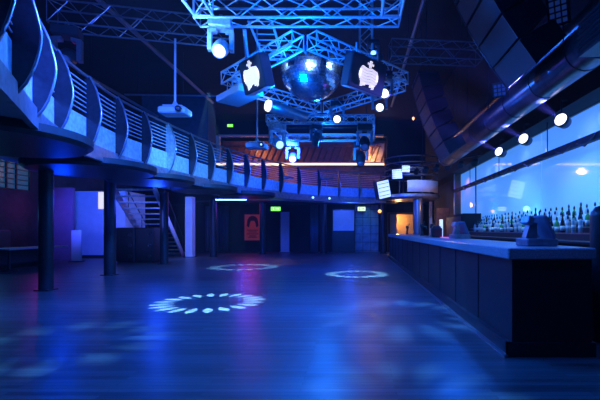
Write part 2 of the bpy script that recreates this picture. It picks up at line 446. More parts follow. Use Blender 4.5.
obj('post', MB().box((-4.05,23.5,1.2),(.5,.12,2.4)), M['soffit'], t)
obj('foot', MB().box((-4.05,23.5,.02),(.6,.3,.04)), M['steel'], t)
# tube lights under the balcony
def tube_light(x0,x1,y,z,lab):
    t = thing('tube_light', lab, 'light', ((x0+x1)/2,y,z))
    obj('housing', MB().box(((x0+x1)/2,y,z+.04),(x1-x0,.1,.05)), M['wall_pale'], t)
    obj('tube', MB().tube((x0+.03,y,z-.005),(x1-.03,y,z-.005),.03), M['tube'], t)
tube_light(-6.5,-5.0,18.7,2.76,'long white tube light fixed under the balcony')
# warm corridor doorway
d = struct('door_1', MB().box((2.35,24.6,1.15),(.55,.06,2.3)), M['beige'])
obj('door_handle', MB().tube((2.56,24.55,1.05),(2.56,24.55,1.25),.015), M['steel_lit'], d)
struct('trim_2', MB().box((2.07,24.5,1.2),(.08,.2,2.4)).box((3.72,24.5,1.2),(.08,.2,2.4)).box((2.9,24.5,2.38),(1.73,.2,.08)), M['wood'])
t = thing('round_wall_lamp', 'small round orange lamp at the top of the dark back column', 'lamp', (1.45,22.6,2.4))
obj('bracket', MB().tube((1.66,22.7,2.4),(1.45,22.62,2.4),.02), M['black'], t)
obj('globe', MB().lathe([(.01,-.1),(.08,-.06),(.1,0),(.08,.06),(.01,.1)],(1.45,22.6,2.4)), M['pilot'], t)

# ------------------------------------------------------------------ upper storey at the back
t = thing('cove_strip', 'long glowing warm light strip running along the upper lounge', 'light', (-3.2,23.9,5.2))
obj('board', MB().box((-3.2,24.22,5.34),(10.0,.72,.10)), M['cream'], t)
obj('led_strip', MB().box((-3.2,23.85,5.26),(10.0,.06,.10)), M['warmled'], t)
sl = thing('slatted_canopy', 'sloping brown slatted ceiling above the upper lounge', 'canopy', (-3,24.6,5.5))
for k in range(24):
    x = -7.6+k*.40
    obj('slat', MB().prism([(0,0),(.10,0),(.10+.35,1.25),(.35,1.25)], (x,24.65,5.42), (1,0,0), (0,.45,1), .05), M['wood'], sl)
obj('rail', MB().box((-3.2,24.6,5.42),(9.8,.1,.08)).box((-3.2,25.2,6.62),(9.8,.1,.08)), M['wood'], sl)
struct('trim_3', MB().box((-8.2,24.2,6.2),(.22,.2,1.7)).box((-3.2,24.2,7.03),(10.0,.2,.12)), M['cream'])
struct('trim_4', MB().box((.15,24.2,6.2),(.4,.2,1.7)), M['wood'])
t = thing('lounge_wall_panel', 'bright cream panel at the right end of the upper lounge', 'panel', (1.1,24.9,5.4))
obj('panel', MB().box((1.15,25.3,6.1),(1.5,.08,1.4)), M['cream'], t)
obj('diagonal_rail', MB().prism([(0,0),(.12,0),(.82,1.3),(.70,1.3)],(.75,25.2,5.45),(1,0,0),(0,0,1),.08), M['wood'], t)
for x, y, lab in ((-3.75,22.2,'tall slim bar table on the back balcony behind the orange lit rail'),(-1.55,22.6,'tall slim bar table on the back balcony above the curtain')):
    t = thing('bar_table', lab, 'table', (x,y,3.0), 'bar tables on the back balcony')
    obj('tabletop', MB().lathe([(.01,4.22),(.40,4.22),(.42,4.25),(.40,4.28),(.01,4.28)],(x,y,0),n=24), M['wall_pale'], t)
    obj('stem', MB().tube((x,y,3.02),(x,y,4.22),.035), M['steel_lit'], t)
    obj('base', MB().lathe([(.28,3.0),(.28,3.02),(.04,3.05)],(x,y,0),n=24), M['steel'], t)
t = thing('lounge_chair', 'purple upholstered high-backed chair on the upper balcony', 'chair', (-6.3,20.2,3.0))
obj('seat', MB().box((-6.3,20.2,3.5),(.6,.6,.2),bev=.05), M['seat_purple'], t)
obj('backrest', MB().box((-6.3,20.48,3.95),(.6,.14,.9),bev=.05), M['seat_purple'], t)
for sx in (-.24,.24):
    for sy in (-.24,.24): obj('leg', MB().tube((-6.3+sx,20.2+sy,3.0),(-6.3+sx,20.2+sy,3.4),.025), M['steel'], t)
for k,(x,y,w,h,lab) in enumerate(((-3.3,18.9,.75,.5,'black flight case on the back balcony, nearest the curve'),(-2.1,20.0,.9,.55,'black flight case on the back balcony, second from the curve'),(-.7,21.0,.9,.45,'low black flight case on the back balcony, above the blue screen'))):
    t = thing('flight_case', lab, 'case', (x,y,3.0), 'flight cases on the back balcony')
    obj('body', MB().box((x,y,3.0+h/2),(w,.5,h),bev=.03), M['steel'], t)
    obj('trim', MB().box((x,y-.255,3.0+h*.62),(w*.98,.02,.03)).box((x,y-.255,3.02),(w*.98,.02,.03)), M['alu'], t)
    obj('latch', MB().box((x,y-.262,3.0+h*.62),(.1,.02,.09)), M['alu'], t)

# ------------------------------------------------------------------ trusses
def box_truss(lab, p0, p1, size=.28, n=None, group=None, r=.024, flat=False, name='lighting_truss', m='alu', hang=False):
    p0, p1 = Vector(p0), Vector(p1); d = (p1-p0); Ln = d.length; d.normalize()
    up = Vector((0,0,1)) if abs(d.z) < .9 else Vector((0,1,0))
    s = d.cross(up).normalized(); u2 = s.cross(d).normalized(); h = size/2
    t = thing(name, lab, 'truss', p0.lerp(p1,.5)-Vector((0,0,h)), group)
    corners = [(-h,-h),(h,-h),(h,h),(-h,h)] if not flat else [(-h,0),(h,0)]
    n = n or max(2, round(Ln/size))
    P = lambda c, f: p0 + d*(Ln*f) + s*c[0] + u2*c[1]
    for c in corners: obj('chord', MB().tube(P(c,0), P(c,1), r, 8), M[m], t)
    lac = MB(); rr = r*.48
    pairs = [(0,1),(1,2),(2,3),(3,0)] if not flat else [(0,1)]
    for a, b in pairs:
        A, B = corners[a], corners[b]
        for k in range(n):
            f0, f1 = k/n, (k+1)/n
            if flat: lac.tube(P(A,f0),P(B,f0),rr,6)
            elif k % 2 == 0: lac.tube(P(A,f0),P(B,f1),rr,6)
            else: lac.tube(P(B,f0),P(A,f1),rr,6)
        lac.tube(P(A,0),P(B,0),rr,6); lac.tube(P(A,1),P(B,1),rr,6)
    obj('lacing', lac, M[m], t)
    if hang:
        for f in (.2,.8):
            q = p0.lerp(p1,f); obj('hanger', MB().tube(q+Vector((0,0,h)),(q.x,q.y,CZ-.005),.01,6), M['steel'], t)
    return t
RG = 'main lighting truss frame'
box_truss('long silver box truss crossing overhead in front of the mirror ball', (-2.75,7.0,5.14),(.80,7.0,5.14), .32, 9, RG, hang=True)
box_truss('silver box truss coming forward from the left end of the long front truss', (-2.55,3.4,5.14),(-2.55,6.78,5.14), .32, 8, RG, hang=True)
box_truss('silver box truss coming forward from the right end of the long front truss', (.63,3.4,5.14),(.63,6.78,5.14), .32, 8, RG, hang=True)
box_truss('flat ladder truss running back from the front truss above the left emblem sign', (-1.70,7.25,5.12),(-1.78,8.9,5.12), .42, 7, RG, flat=True)
C = Vector((-.85,8.85,4.62)); R = 2.05
near, right, far, left = C+Vector((0,-R,0)), C+Vector((R,0,0)), C+Vector((0,R,0)), C+Vector((-R,0,0))
HG = 'square truss ring around the mirror ball'
def shrink(a,b,k=.10):
    v=(b-a).normalized(); return a+v*k, b-v*k
for a,b,lab in ((near,right,'ring truss carrying the right emblem sign, front right of the mirror ball'),(right,far,'ring truss behind the mirror ball on the right, with bright lamps under it'),
                (far,left,'ring truss behind the mirror ball on the left, above the glowing barrel lamp'),(left,near,'ring truss carrying the left emblem sign, front left of the mirror ball')):
    p,q = shrink(a,b,.17); box_truss(lab,p,q,.25,10,HG,r=.02)
box_truss('upright ladder truss hanging from the ceiling above the right emblem sign', (.27,9.05,5.2),(.27,9.05,7.98), .28, 10, RG, name='truss_tower')
BG = 'rear lighting truss frame'
box_truss('front silver truss of the rear frame, just below the mirror ball ring', (-2.62,12.0,4.66),(.60,12.0,4.66), .22, 14, BG, r=.02)
box_truss('rear silver truss of the rear frame, in front of the back balcony', (-2.50,14.4,4.66),(.68,14.4,4.66), .22, 14, BG, r=.02)
box_truss('left side truss of the rear frame', (-2.54,12.15,4.66),(-2.46,14.25,4.66), .22, 9, BG, r=.02)
box_truss('right side truss of the rear frame', (.52,12.15,4.66),(.60,14.25,4.66), .22, 9, BG, r=.02)
box_truss('dim blue truss high at the left above the balcony', (-6.9,9.15,6.25),(-3.1,10.0,6.25), .5, 9, r=.022, m='steel_lit', hang=True)
box_truss('dim violet truss high at the right of the emblem sign', (.85,9.4,5.55),(3.0,9.6,5.55), .4, 6, r=.018, m='alu_dimmed', hang=True)
t = thing('rear_rigging', 'two thin rods holding the rear truss frame', 'rigging', (-1,13.2,4.8))
for x in (-2.3,.4): obj('rod', MB().tube((x,13.2,4.7),(x,13.2,7.98),.012), M['steel'], t)
obj('crossbar', MB().tube((-2.5,13.2,4.72),(.6,13.2,4.72),.02), M['steel'], t)

def ceiling_pipe(p0,p1,r,lab,m='steel_lit'):
    t = thing('ceiling_pipe', lab, 'pipe', Vector(p0).lerp(Vector(p1),.5))
    obj('pipe', MB().tube(p0,p1,r,12), M[m], t)
    b = MB()
    for f in (.12,.5,.88):
        q = Vector(p0).lerp(Vector(p1),f); b.tube(q,(q.x,q.y,CZ-.01),.008,6)
    obj('hanger', b, M['steel'], t)
ceiling_pipe((-6,8.2,6.75),(-6,17,6.75),.06,'long diagonal pipe under the ceiling above the left balcony')
ceiling_pipe((-8.6,12.5,6.3),(-8.6,17.5,6.3),.05,'short dim pipe beneath the ceiling, farther left than the long pipe')
ceiling_pipe((-8.6,15,6.42),(-4.2,15,6.35),.03,'thin horizontal pipe crossing behind the hanging projector')
ceiling_pipe((1.6,6.5,6.6),(1.6,17,6.6),.05,'dim violet pipe under the ceiling left of the big speaker array')

# ------------------------------------------------------------------ mirror ball
mb_ = thing('mirror_ball', 'large mirror ball hanging inside the square truss ring', 'mirror ball', (-.95,8.9,4.22))
bc = Vector((-.95,8.9,4.92)); br_ = .69
ball = MB(); rows = 30
for i in range(rows):
    a0 = PI*i/rows-PI/2; a1 = PI*(i+1)/rows-PI/2
    n = max(6, round(2*rows*math.cos((a0+a1)/2)))
    for k in range(n):
        t0, t1 = 2*PI*k/n, 2*PI*(k+1)/n
        ax = Vector((random.gauss(0,1),random.gauss(0,1),random.gauss(0,1)))*.018
        def pt(a,t): return bc+Vector((math.cos(a)*math.cos(t),math.cos(a)*math.sin(t),math.sin(a)))*br_
        q = [pt(a0,t0),pt(a0,t1),pt(a1,t1),pt(a1,t0)]
        cen = sum(q,Vector())/4; e = [c0+(cen-c0)*.05 for c0 in q]
        nrm = (cen-bc).normalized(); e = [p+nrm*((p-cen).dot(ax)) for p in e]
        ball.add(e,[(0,1,2,3)])
obj('mirror_skin', ball, M['mirror'], mb_)
obj('core', MB().lathe([(br_*.975*math.cos(a),br_*.975*math.sin(a)) for a in [PI*k/24-PI/2 for k in range(25)]],bc,n=40), M['steel'], mb_)
obj('hanging_rod', MB().tube(bc+Vector((0,0,.66)),bc+Vector((0,0,1.55)),.025).tube(bc+Vector((0,0,.64)),bc+Vector((0,0,.76)),.14), M['steel'], mb_)
obj('motor', MB().box(bc+Vector((0,0,1.62)),(.3,.3,.2),bev=.02), M['black'], mb_)

# ------------------------------------------------------------------ emblem signs
def emblem(mb, o, ex, ey, nz, s):
    """portcullis-crown mark: a wavy-barred shield with lobed shoulders, small crown cross on top and fringed foot"""
    o, ex, ey, nz = Vector(o), Vector(ex), Vector(ey), Vector(nz)
    def slab(poly): mb.prism([(a*s*1.32,b*s*.86) for a,b in poly], o+nz*.004, ex, ey, .008)
    # lobed body cut into wavy horizontal bars
    def halfw(y): return .46*math.sqrt(max(0,1-((y-.02)/.60)**2))+.03
    N = 6; y0=-.42; H=.86/N
    for k in range(N):
        a = y0+k*H; b = a+H*.80; up=[]; dn=[]
        for i in range(13):
            f = -1+2*i/12; wv=.028*math.sin(f*5.2)
            up.append((f*halfw(b),b+wv)); dn.append((f*halfw(a),a+wv))
        slab(dn+list(reversed(up)))
    slab([(-.49,-.10),(-.38,-.16),(-.38,.30),(-.46,.16)]); slab([(.38,-.16),(.49,-.10),(.46,.16),(.38,.30)])
    # foot fringe
    for x,l in ((-.30,.20),(-.18,.12),(.16,.12),(.28,.20)): slab([(x-.06,-.42-l),(x+.06,-.42-l*.8),(x+.06,-.40),(x-.06,-.40)])
    # crown cross
    slab([(-.05,.44),(.05,.44),(.09,.60),(.16,.56),(.17,.68),(.06,.67),(.08,.80),(-.05,.80),(-.04,.67),(-.15,.68),(-.14,.57),(-.07,.60)])
def sign_box(center, facing, w, h, dp, tilt, es, lab):
    f = Vector(facing).normalized(); ex = Vector((-f.y, f.x, 0)).normalized()      # viewer's right
    f2 = (f*math.cos(tilt)-Vector((0,0,1))*math.sin(tilt)).normalized(); ey = f2.cross(ex).normalized()
    if ey.z < 0: ey = -ey
    Mx = Matrix((ex, f2, ey)).transposed(); c = Vector(center)
    t = thing('emblem_sign', lab, 'sign', c-Vector((0,0,h/2)), 'emblem signs on the truss ring')
    obj('sign_box', MB().box(c,(w,dp,h),Mx,bev=.02), M['black'], t)
    e = MB(); emblem(e, c+f2*(dp/2+.004)-ey*.03, ex, ey, f2, es); obj('emblem', e, M['white'], t)
    b = MB()
    for k in (-.3,.3): b.tube(c+ex*w*k+ey*h*.48, c+ex*w*k+ey*h*.48+Vector((0,0,.22)), .016)
    obj('bracket', b, M['alu'], t)
sign_box((.20,7.56,4.27),(1,-1,0),.96,.60,.22,.25,.40,'black box sign with a white crowned emblem, right of the mirror ball')
sign_box((-1.83,7.50,4.25),(-1,-1,0),.74,.60,.22,.25,.40,'black box sign with a white crowned emblem, left of the mirror ball')
# tray on a pole
t = thing('projector_box', 'wide flat box with a bright front edge hanging at the left of the truss ring', 'box', (-2.25,8.3,4.1))
Mz = rotz(math.radians(44))
obj('case', MB().box((-2.42,8.40,4.15),(.54,1.0,.14),Mz,bev=.015), M['soffit'], t)
obj('front_edge', MB().box(Vector((-2.42,8.40,4.15))+Mz@Vector((0,-.515,0)),(.54,.03,.13),Mz), M['fin_pale'], t)
obj('hanging_pole', MB().tube((-2.10,8.05,4.22),(-2.0,7.3,5.0),.035), M['alu'], t)
obj('bracket', MB().tube((-2.5,8.7,4.22),(-2.45,8.55,4.52),.02), M['alu'], t)

# ------------------------------------------------------------------ moving heads and other lamps
def spot(name, loc, target, col, watts, deg, blend=.4, r=.03, gobo=None):
    l = bpy.data.lights.new(name,'SPOT'); l.color = col; l.energy = watts; l.spot_size = math.radians(deg); l.spot_blend = blend; l.shadow_soft_size = r
    o = bpy.data.objects.new(name,l); COL.objects.link(o); o.location = loc
    o.rotation_euler = (Vector(target)-Vector(loc)).to_track_quat('-Z','Y').to_euler()
    if gobo: gobo_nodes(l, *gobo)
    return o
def point(name, loc, col, watts, r=.1):
    l = bpy.data.lights.new(name,'POINT'); l.color = col; l.energy = watts; l.shadow_soft_size = r
    o = bpy.data.objects.new(name,l); COL.objects.link(o); o.location = loc; return o
def gobo_nodes(l, inner, outer, petals, soft):
    """metal-gobo pattern inside the lamp: a ring of pointed petals (inner/outer = tangent of the half angle)"""
    l.use_nodes = True; nt = l.node_tree; Lk = nt.links.new
    em = [n for n in nt.nodes if n.type == 'EMISSION'][0]
    tc = nt.nodes.new('ShaderNodeTexCoord'); sx = nt.nodes.new('ShaderNodeSeparateXYZ'); Lk(tc.outputs['Normal'], sx.inputs[0])
    def mth(op,a,b=None,c=None):
        n = nt.nodes.new('ShaderNodeMath'); n.operation = op
        for i,x in enumerate((a,b,c)):
            if x is None: continue
            if isinstance(x,(int,float)): n.inputs[i].default_value = x
            else: Lk(x,n.inputs[i])
        return n.outputs[0]
    def sstep(x,e0,e1):
        n = nt.nodes.new('ShaderNodeMapRange'); n.interpolation_type = 'SMOOTHSTEP'
        n.inputs['From Min'].default_value = e0; n.inputs['From Max'].default_value = e1
        Lk(x,n.inputs['Value']); return n.outputs['Result']
    az = mth('ABSOLUTE',sx.outputs[2]); px = mth('DIVIDE',sx.outputs[0],az); py = mth('DIVIDE',sx.outputs[1],az)
    r = mth('SQRT',mth('ADD',mth('MULTIPLY',px,px),mth('MULTIPLY',py,py))); th = mth('ARCTAN2',py,px)
    tri = mth('PINGPONG',mth('MULTIPLY',th,petals/PI),1.0)       # 0 on a petal axis, 1 between petals
    mid = (inner+outer)/2; hw = (outer-inner)/2
    prof = mth('SUBTRACT',1.0,mth('POWER',mth('ABSOLUTE',mth('DIVIDE',mth('SUBTRACT',r,mid),hw)),1.5))
    m = sstep(mth('SUBTRACT',mth('MULTIPLY',prof,.64),tri),-soft,soft)
    ri = mth('MULTIPLY',sstep(r,inner-.02*soft*10,inner+.02), sstep(mth('SUBTRACT',outer,r),-.02*soft*10,.02))
    Lk(mth('MULTIPLY',m,ri), em.inputs['Strength'])

def moving_head(lab, top, aim, s=1.0, lens='lampdim', group='moving head lamps on the trusses', body='black', yoke='steel_lit'):
    """hung lamp: base, two-armed yoke, tilting head with lens; top = clamp point"""
    top = Vector(top); t = thing('moving_head_light', lab, 'stage light', top-Vector((0,0,.62*s)), group)
    hd = top-Vector((0,0,.44*s)); d = (Vector(aim)-hd).normalized()
    fl = Vector((d.x,d.y,0)); fl = fl.normalized() if fl.length > .05 else Vector((0,-1,0)); side = Vector((-fl.y,fl.x,0))
    Mx = Matrix((side,fl,Vector((0,0,1)))).transposed()
    obj('base', MB().box(top-Vector((0,0,.08*s)),(.34*s,.26*s,.13*s),Mx,bev=.015), M[body], t)
    obj('clamp', MB().tube(top-Vector((0,0,.03*s)),top+Vector((0,0,.07*s)),.03*s), M['alu'], t)
    for k in (-1,1):
        pts = [(k*.06,-.15),(k*.19,-.17),(k*.19,-.48),(k*.13,-.48),(k*.13,-.21),(k*.06,-.20)]
        obj('yoke_arm', MB().prism([(a*s,b*s) for a,b in pts], top, side, (0,0,1), .10*s), M[yoke], t)
    obj('head', MB().lathe([(.03*s,-.22*s),(.085*s,-.20*s),(.12*s,-.08*s),(.12*s,.03*s),(.105*s,.06*s),(.105*s,.17*s),(.098*s,.18*s),(.09*s,.165*s)],hd,d,20), M[body], t)
    obj('lens', MB().lathe([(.088*s,0),(.06*s,.018*s),(.01*s,.024*s)],hd+d*.165*s,d,20), M[lens], t)
    return hd+d*.22*s, d
CY = (.20,.58,1.0); BL = (.0,.075,1.0); WB = (.04,.2,1.0)
h,_ = moving_head('big moving head lamp glowing white under the left end of the front truss', (-2.33,7.0,5.02),(-1.9,3.8,2.2),1.15,'lamp',body='fin_pale',yoke='fin_pale')
spot('gobo_lamp', (-2.69,7.40,3.95),(-2.69,7.44,0),CY,10500,40,.05,.004,(.145,.265,20,.08))
h,_ = moving_head('moving head lamp lit white at the left end of the front rear-frame truss', (-2.3,12.0,4.52),(-.6,9.4,2.5),1.3,'lampcool',body='fin_pale',yoke='fin_pale')
h,_ = moving_head('moving head lamp shining white below the left end of the rear-frame back truss', (-2.2,14.4,4.52),(-1.6,8,1.0),1.3,'lamp',body='fin_pale',yoke='fin_pale')
spot('gobo_lamp', (-3.5,14.4,3.9),(-3.95,14.5,0),CY,5000,56,.05,.004,(.19,.33,20,.1))
h,_ = moving_head('dark moving head lamp under the right end of the front rear-frame truss', (.32,12.05,4.52),(.4,9,1.0),1.3)
h,_ = moving_head('dark moving head lamp under the right end of the rear-frame back truss', (.25,14.4,4.52),(0,12,0),1.4)
h,_ = moving_head('small moving head lamp under the middle of the rear frame', (-1.15,12.1,4.52),(-2.0,13.5,1.0),1.0,'lampcool')
spot('gobo_lamp', (-.05,12.3,3.9),(.08,12.2,0),CY,8500,50,.05,.004,(.14,.26,20,.1))
h,_ = moving_head('bright moving head lamp facing out just below the right emblem sign', (.62,8.25,4.60),(.30,2.0,1.9),1.0,'lamp')
spot('beam_lamp', h,(.5,2.0,1.5),WB,120,26,.6)
spot('gobo_lamp', (.62,8.0,3.95),(.74,6.4,0),(.06,.3,1),2000,60,.3,.03,(.16,.30,14,.7))
h,_ = moving_head('bright moving head lamp under the ring truss, lower of the two right of the ball', (.60,9.4,4.66),(.40,2.0,1.9),1.0,'lamp')
spot('beam_lamp', h,(.3,2.0,1.2),WB,120,26,.6)
h,_ = moving_head('bright moving head lamp below the back corner of the truss ring', (-.44,10.45,4.70),(-.2,2.0,1.7),1.05,'lamp')
spot('beam_lamp', h,(-.4,2.0,1.0),WB,120,26,.6)
h,_ = moving_head('small cyan lamp near the upright ladder truss', (.43,8.98,5.60),(.6,3,4.2),.75,'lampcool')
h,_ = moving_head('dark moving head lamp at the far left end of the dim high truss', (-6.6,9.2,6.0),(-5.6,6,3),1.6)
# ball-lighting pinspots on the ring
for (p,lab) in (((-2.0,8.1,4.75),'pin spot lamp aimed at the mirror ball from the left ring truss'),((.45,8.0,4.78),'pin spot lamp aimed at the mirror ball from the right ring truss'),((-.85,7.25,4.60),'pin spot lamp aimed at the mirror ball from the near ring corner')):
    p = Vector(p); d = (bc-p).normalized(); t = thing('pin_spot', lab, 'stage light', p, 'pin spots around the mirror ball')
    obj('can', MB().lathe([(.03,-.14),(.065,-.12),(.07,.08),(.06,.08),(.055,.06)],p,d,16), M['black'], t)
    obj('lens', MB().lathe([(.054,.0),(.01,.012)],p+d*.065,d,16), M['lampcool'], t)
    obj('bracket', MB().tube(p,p+Vector((0,0,.16)),.012), M['alu'], t)
    spot('pin_spot_beam', p+d*.10, bc, (.25,.5,1.0), 260, 34, .5)
# barrel scanner
t = thing('scanner_light', 'long barrel-shaped scanner lamp with a glowing white end under the left ring truss', 'stage light', (-1.9,9.9,4.3))
a,b = Vector((-2.02,9.55,4.30)),Vector((-1.25,10.05,4.18))
obj('barrel', MB().lathe([(.11,0),(.15,.05),(.15,.45),(.12,.75),(.12,.98),(.09,1.0)],a,b-a,20), M['steel_lit'], t)
obj('lens', MB().lathe([(.14,0),(.13,.06),(.10,.09),(.01,.10)],a,(a-b),20), M['lamp'], t)
obj('bracket', MB().tube(a.lerp(b,.5),a.lerp(b,.5)+Vector((0,0,.28)),.02), M['alu'], t)
# hanging projectors
def projector(x,y,z,top,w,lab,glow):
    t = thing('projector', lab, 'projector', (x,y,z-.12), 'ceiling projectors on poles')
    obj('body', MB().box((x,y,z),(w,.46,.16),bev=.03), M['wall_pale'], t)
    obj('lens', MB().lathe([(.07,0),(.07,.08),(.055,.08),(.05,.06)],(x+w*.3,y-.23,z),(0,-1,0),16), M['black'], t)
    obj('lens_glass', MB().lathe([(.05,0),(.01,.012)],(x+w*.3,y-.285,z),(0,-1,0),16), M['lampcool'] if glow else M['lampdim'], t)
    obj('cradle', MB().box((x,y,z+.11),(w*.7,.34,.03)).tube((x,y,z+.11),(x,y,z+.26),.10,12,.03), M['alu'], t)
    obj('pole', MB().tube((x,y,z+.2),(x,y,top),.028), M['alu'], t)
projector(-4.36,9.75,4.22,6.0,.66,'white projector on a long pole in front of the left balcony',False)
projector(-3.15,13.0,4.06,7.98,.66,'projector on a long pole in front of the warm lit upper lounge',True)

# ------------------------------------------------------------------ right hand side: line arrays, ducts
def line_array(lab, y0, y1, p_top, p_bot, n, dp):
    a,b = Vector((p_top[0],0,p_top[1])),Vector((p_bot[0],0,p_bot[1]))
    t = thing('line_array', lab, 'speaker', ((p_top[0]+p_bot[0])/2+.2,(y0+y1)/2,p_bot[1]-.1), 'hanging line arrays')
    for k in range(n):
        f0,f1 = k/n,(k+1)/n
        bow = lambda f: Vector((-.16*math.sin(PI*f)*.6,0,0))
        q0,q1 = a.lerp(b,f0)+bow(f0), a.lerp(b,f1)+bow(f1)
        dn = (q1-q0).normalized(); back = Vector((-dn.z,0,dn.x)); back = back if back.x > 0 else -back
        L = (q1-q0).length*.94
        poly = [(0,0),(L,0),(L*.86,dp),(L*.14,dp)]
        c = obj('speaker_box', MB().prism(poly, q0+Vector((0,(y0+y1)/2,0)), dn, back, y1-y0), M['blackm'], t)
        cen = (q0+q1)/2+Vector((0,(y0+y1)/2,0))-back*.015
        Mx = Matrix((dn, Vector((0,1,0)), back)).transposed()
        obj('grille', MB().box(cen,(L*.92,(y1-y0)*.95,.02),Mx), M['grille'], c)
        for sg in (-1,1): obj('side_rail', MB().box(cen+Vector((0,sg*((y1-y0)/2-.01),0)),(L,.02,.035),Mx), M['steel'], c)
    obj('flying_frame', MB().box((p_top[0]+dp*.4,(y0+y1)/2,p_top[1]+.06),(dp,y1-y0,.06)), M['steel'], t)
    ch = MB()
    for y in (y0+.15,y1-.15): ch.tube((p_top[0]+dp*.4,y,p_top[1]+.08),(p_top[0]+dp*.4,y,CZ-.01),.012)
    obj('chain', ch, M['steel'], t)
line_array('big curved black line array hanging overhead at the right, nearest the camera', 5.75,6.85,(1.62,5.55),(2.66,3.74),5,.55)
line_array('smaller curved line array hanging farther back, left of the row of wall lamps', 10.8,12.0,(1.78,5.55),(2.62,3.38),6,.5)
def duct(lab,x,z,r,y0,y1):
    t = thing('air_duct', lab, 'duct', (x,(y0+y1)/2,z-r), 'air ducts over the bar')
    obj('pipe', MB().tube((x,y0,z),(x,y1,z),r,32), M['duct'], t)
    k = y0+.4
    while k < y1: obj('joint_ring', MB().tube((x,k,z),(x,k+.05,z),r*1.03,32), M['duct'], t); k += 1.2
    s = MB()
    for k in (y0+1,(y0+y1)/2,y1-1): s.tube((x,k,z+r),(x,k,CZ-.01),.01)
    obj('hanger', s, M['steel'], t)
duct('wide round metal duct with blue highlights running above the bar',3.35,3.95,.30,5.4,14.5)
duct('slimmer round metal duct higher up beside the wide duct',3.85,4.75,.22,4.5,16)
t = thing('vent_grille_box', 'square vent box with slatted grille at the near end of the wide duct', 'vent', (3.35,5.0,3.6))
obj('box', MB().box((3.32,5.0,3.90),(.62,.75,.48),bev=.01), M['steel'], t)
g = MB()
for k in range(7): g.box((2.995,5.0,3.71+.063*k),(.03,.68,.022),Matrix.Rotation(.5,3,'Y'))
for k in range(7): g.box((3.32,4.61,3.71+.063*k),(.56,.03,.022),Matrix.Rotation(.5,3,'X'))
obj('grille', g, M['steel'], t)
def blinder(lab,c,nx,ny,s,aim):
    c = Vector(c); d = (Vector(aim)-c).normalized(); q = d.to_track_quat('Z','Y').to_matrix()
    t = thing('matrix_lamp', lab, 'stage light', c, 'matrix lamps near the line arrays')
    obj('case', MB().box(c-d*.06,(nx*s+.05,ny*s+.05,.1),q), M['black'], t)
    cell = MB()
    for i in range(nx):
        for k in range(ny): cell.box(c+q@Vector(((i-(nx-1)/2)*s,(k-(ny-1)/2)*s,0)),(s*.72,s*.72,.02),q)
    obj('led_cell', cell, M['lampdim'], t)
    b = c-d*.1; obj('bracket', MB().tube(b,(b.x,b.y,CZ-.005),.012), M['steel'], t)
blinder('grid of small dim blue squares on a lamp overhead at the right',(3.05,6.0,4.75),3,7,.085,(0,2,2))
blinder('small grid of violet squares at the foot of the big line array',(2.62,7.2,3.86),3,3,.07,(0,3,2))

# ------------------------------------------------------------------ bar
bar = thing('bar_counter', 'long dark bar counter with a pale speckled stone top', 'bar', (2.1,11.6,0))
X0,X1,Y0,Y1 = 1.62,2.55,4.2,19.0
obj('countertop', MB().box(((X0+X1)/2,(Y0+Y1)/2,1.09),(X1-X0,Y1-Y0,.12),bev=.012), M['stone'], bar)
obj('front_panel', MB().box((X0+.09,(Y0+Y1)/2,.555),(.06,Y1-Y0-.1,.95)), M['barfront'], bar)
obj('end_panel', MB().box(((X0+X1)/2+.03,Y0+.07,.555),(X1-X0-.12,.06,.95)), M['barfront'], bar)
sm_ = MB(); y = Y0+1.2
while y < Y1: sm_.box((X0+.055,y,.56),(.008,.006,.94)); y += 1.2
obj('panel_joint', sm_, M['barfront'], bar)
obj('kick_plate', MB().box((X0+.03,(Y0+Y1)/2,.075),(.06,Y1-Y0-.02,.15)).box(((X0+X1)/2,Y0+.04,.075),(X1-X0,.06,.15)), M['steel'], bar)
obj('back_shelf', MB().box((X1-.2,(Y0+Y1)/2,.8),(.4,Y1-Y0-.2,.05)), M['steel'], bar)
o = struct('trim_5', MB().box((X0-.02,(Y0+Y1)/2,.012),(.04,Y1-Y0,.024)), M['steel_lit'])

# back bar and lit glass
bb = thing('back_bar', 'dark back bar cabinet with stepped bottle shelves in front of the lit glass', 'cabinet', (4.2,11.2,0))
obj('cabinet', MB().box((4.12,9.65,.55),(.64,9.3,1.1)), M['barfront'], bb)
obj('worktop', MB().box((4.05,9.65,1.13),(.86,9.3,.05),bev=.01), M['steel'], bb)
for k,(x,z) in enumerate(((4.05,1.29),(4.21,1.40),(4.37,1.51))):
    obj('shelf_step', MB().box((x,9.65,(1.155+z)/2),(.16,9.2,z-1.155)), M['barfront'], bb)
    obj('shelf_edge', MB().box((x-.082,9.65,z-.012),(.006,9.2,.024)), M['steel_lit'], bb)
gw = thing('backlit_glass_wall', 'blue glowing backlit glass wall behind the bottles', 'glass wall', (4.66,11,1.1))
for y0,y1 in ((4.6,9.88),(9.92,15.18),(15.24,17.6)):
    obj('glass_panel', MB().box((4.67,(y0+y1)/2,2.42),(.05,y1-y0,2.66)), M['glass'], gw)
obj('mullion', MB().box((4.66,15.21,2.42),(.09,.05,2.66)), M['steel'], gw)
obj('top_rail', MB().box((4.64,11.1,3.77),(.1,13,.06)), M['steel'], gw)
t = thing('cable_trunking', 'long dark cable tray crossing in front of the glowing glass wall', 'cable tray', (4.35,11,2.9))
obj('tray', MB().box((4.35,11.0,3.02),(.10,12.6,.13)), M['blackm'], t)
cb = MB()
for k in range(14): 
    y = 5.5+k*.8; cb.path([(4.29,y,2.99+.05*math.sin(k)),(4.27,y+.3,2.92+.04*math.sin(k*2)),(4.29,y+.62,3.0)],.014,6)
obj('cable', cb, M['black'], t)
hg = MB()
for y in (6,9,12,15): hg.tube((4.35,y,3.08),(4.35,y,3.78),.012)
obj('hanger', hg, M['steel'], t)
t = thing('end_cabinet', 'dark cabinet standing at the far end of the glass wall', 'cabinet', (4.2,16.4,0))
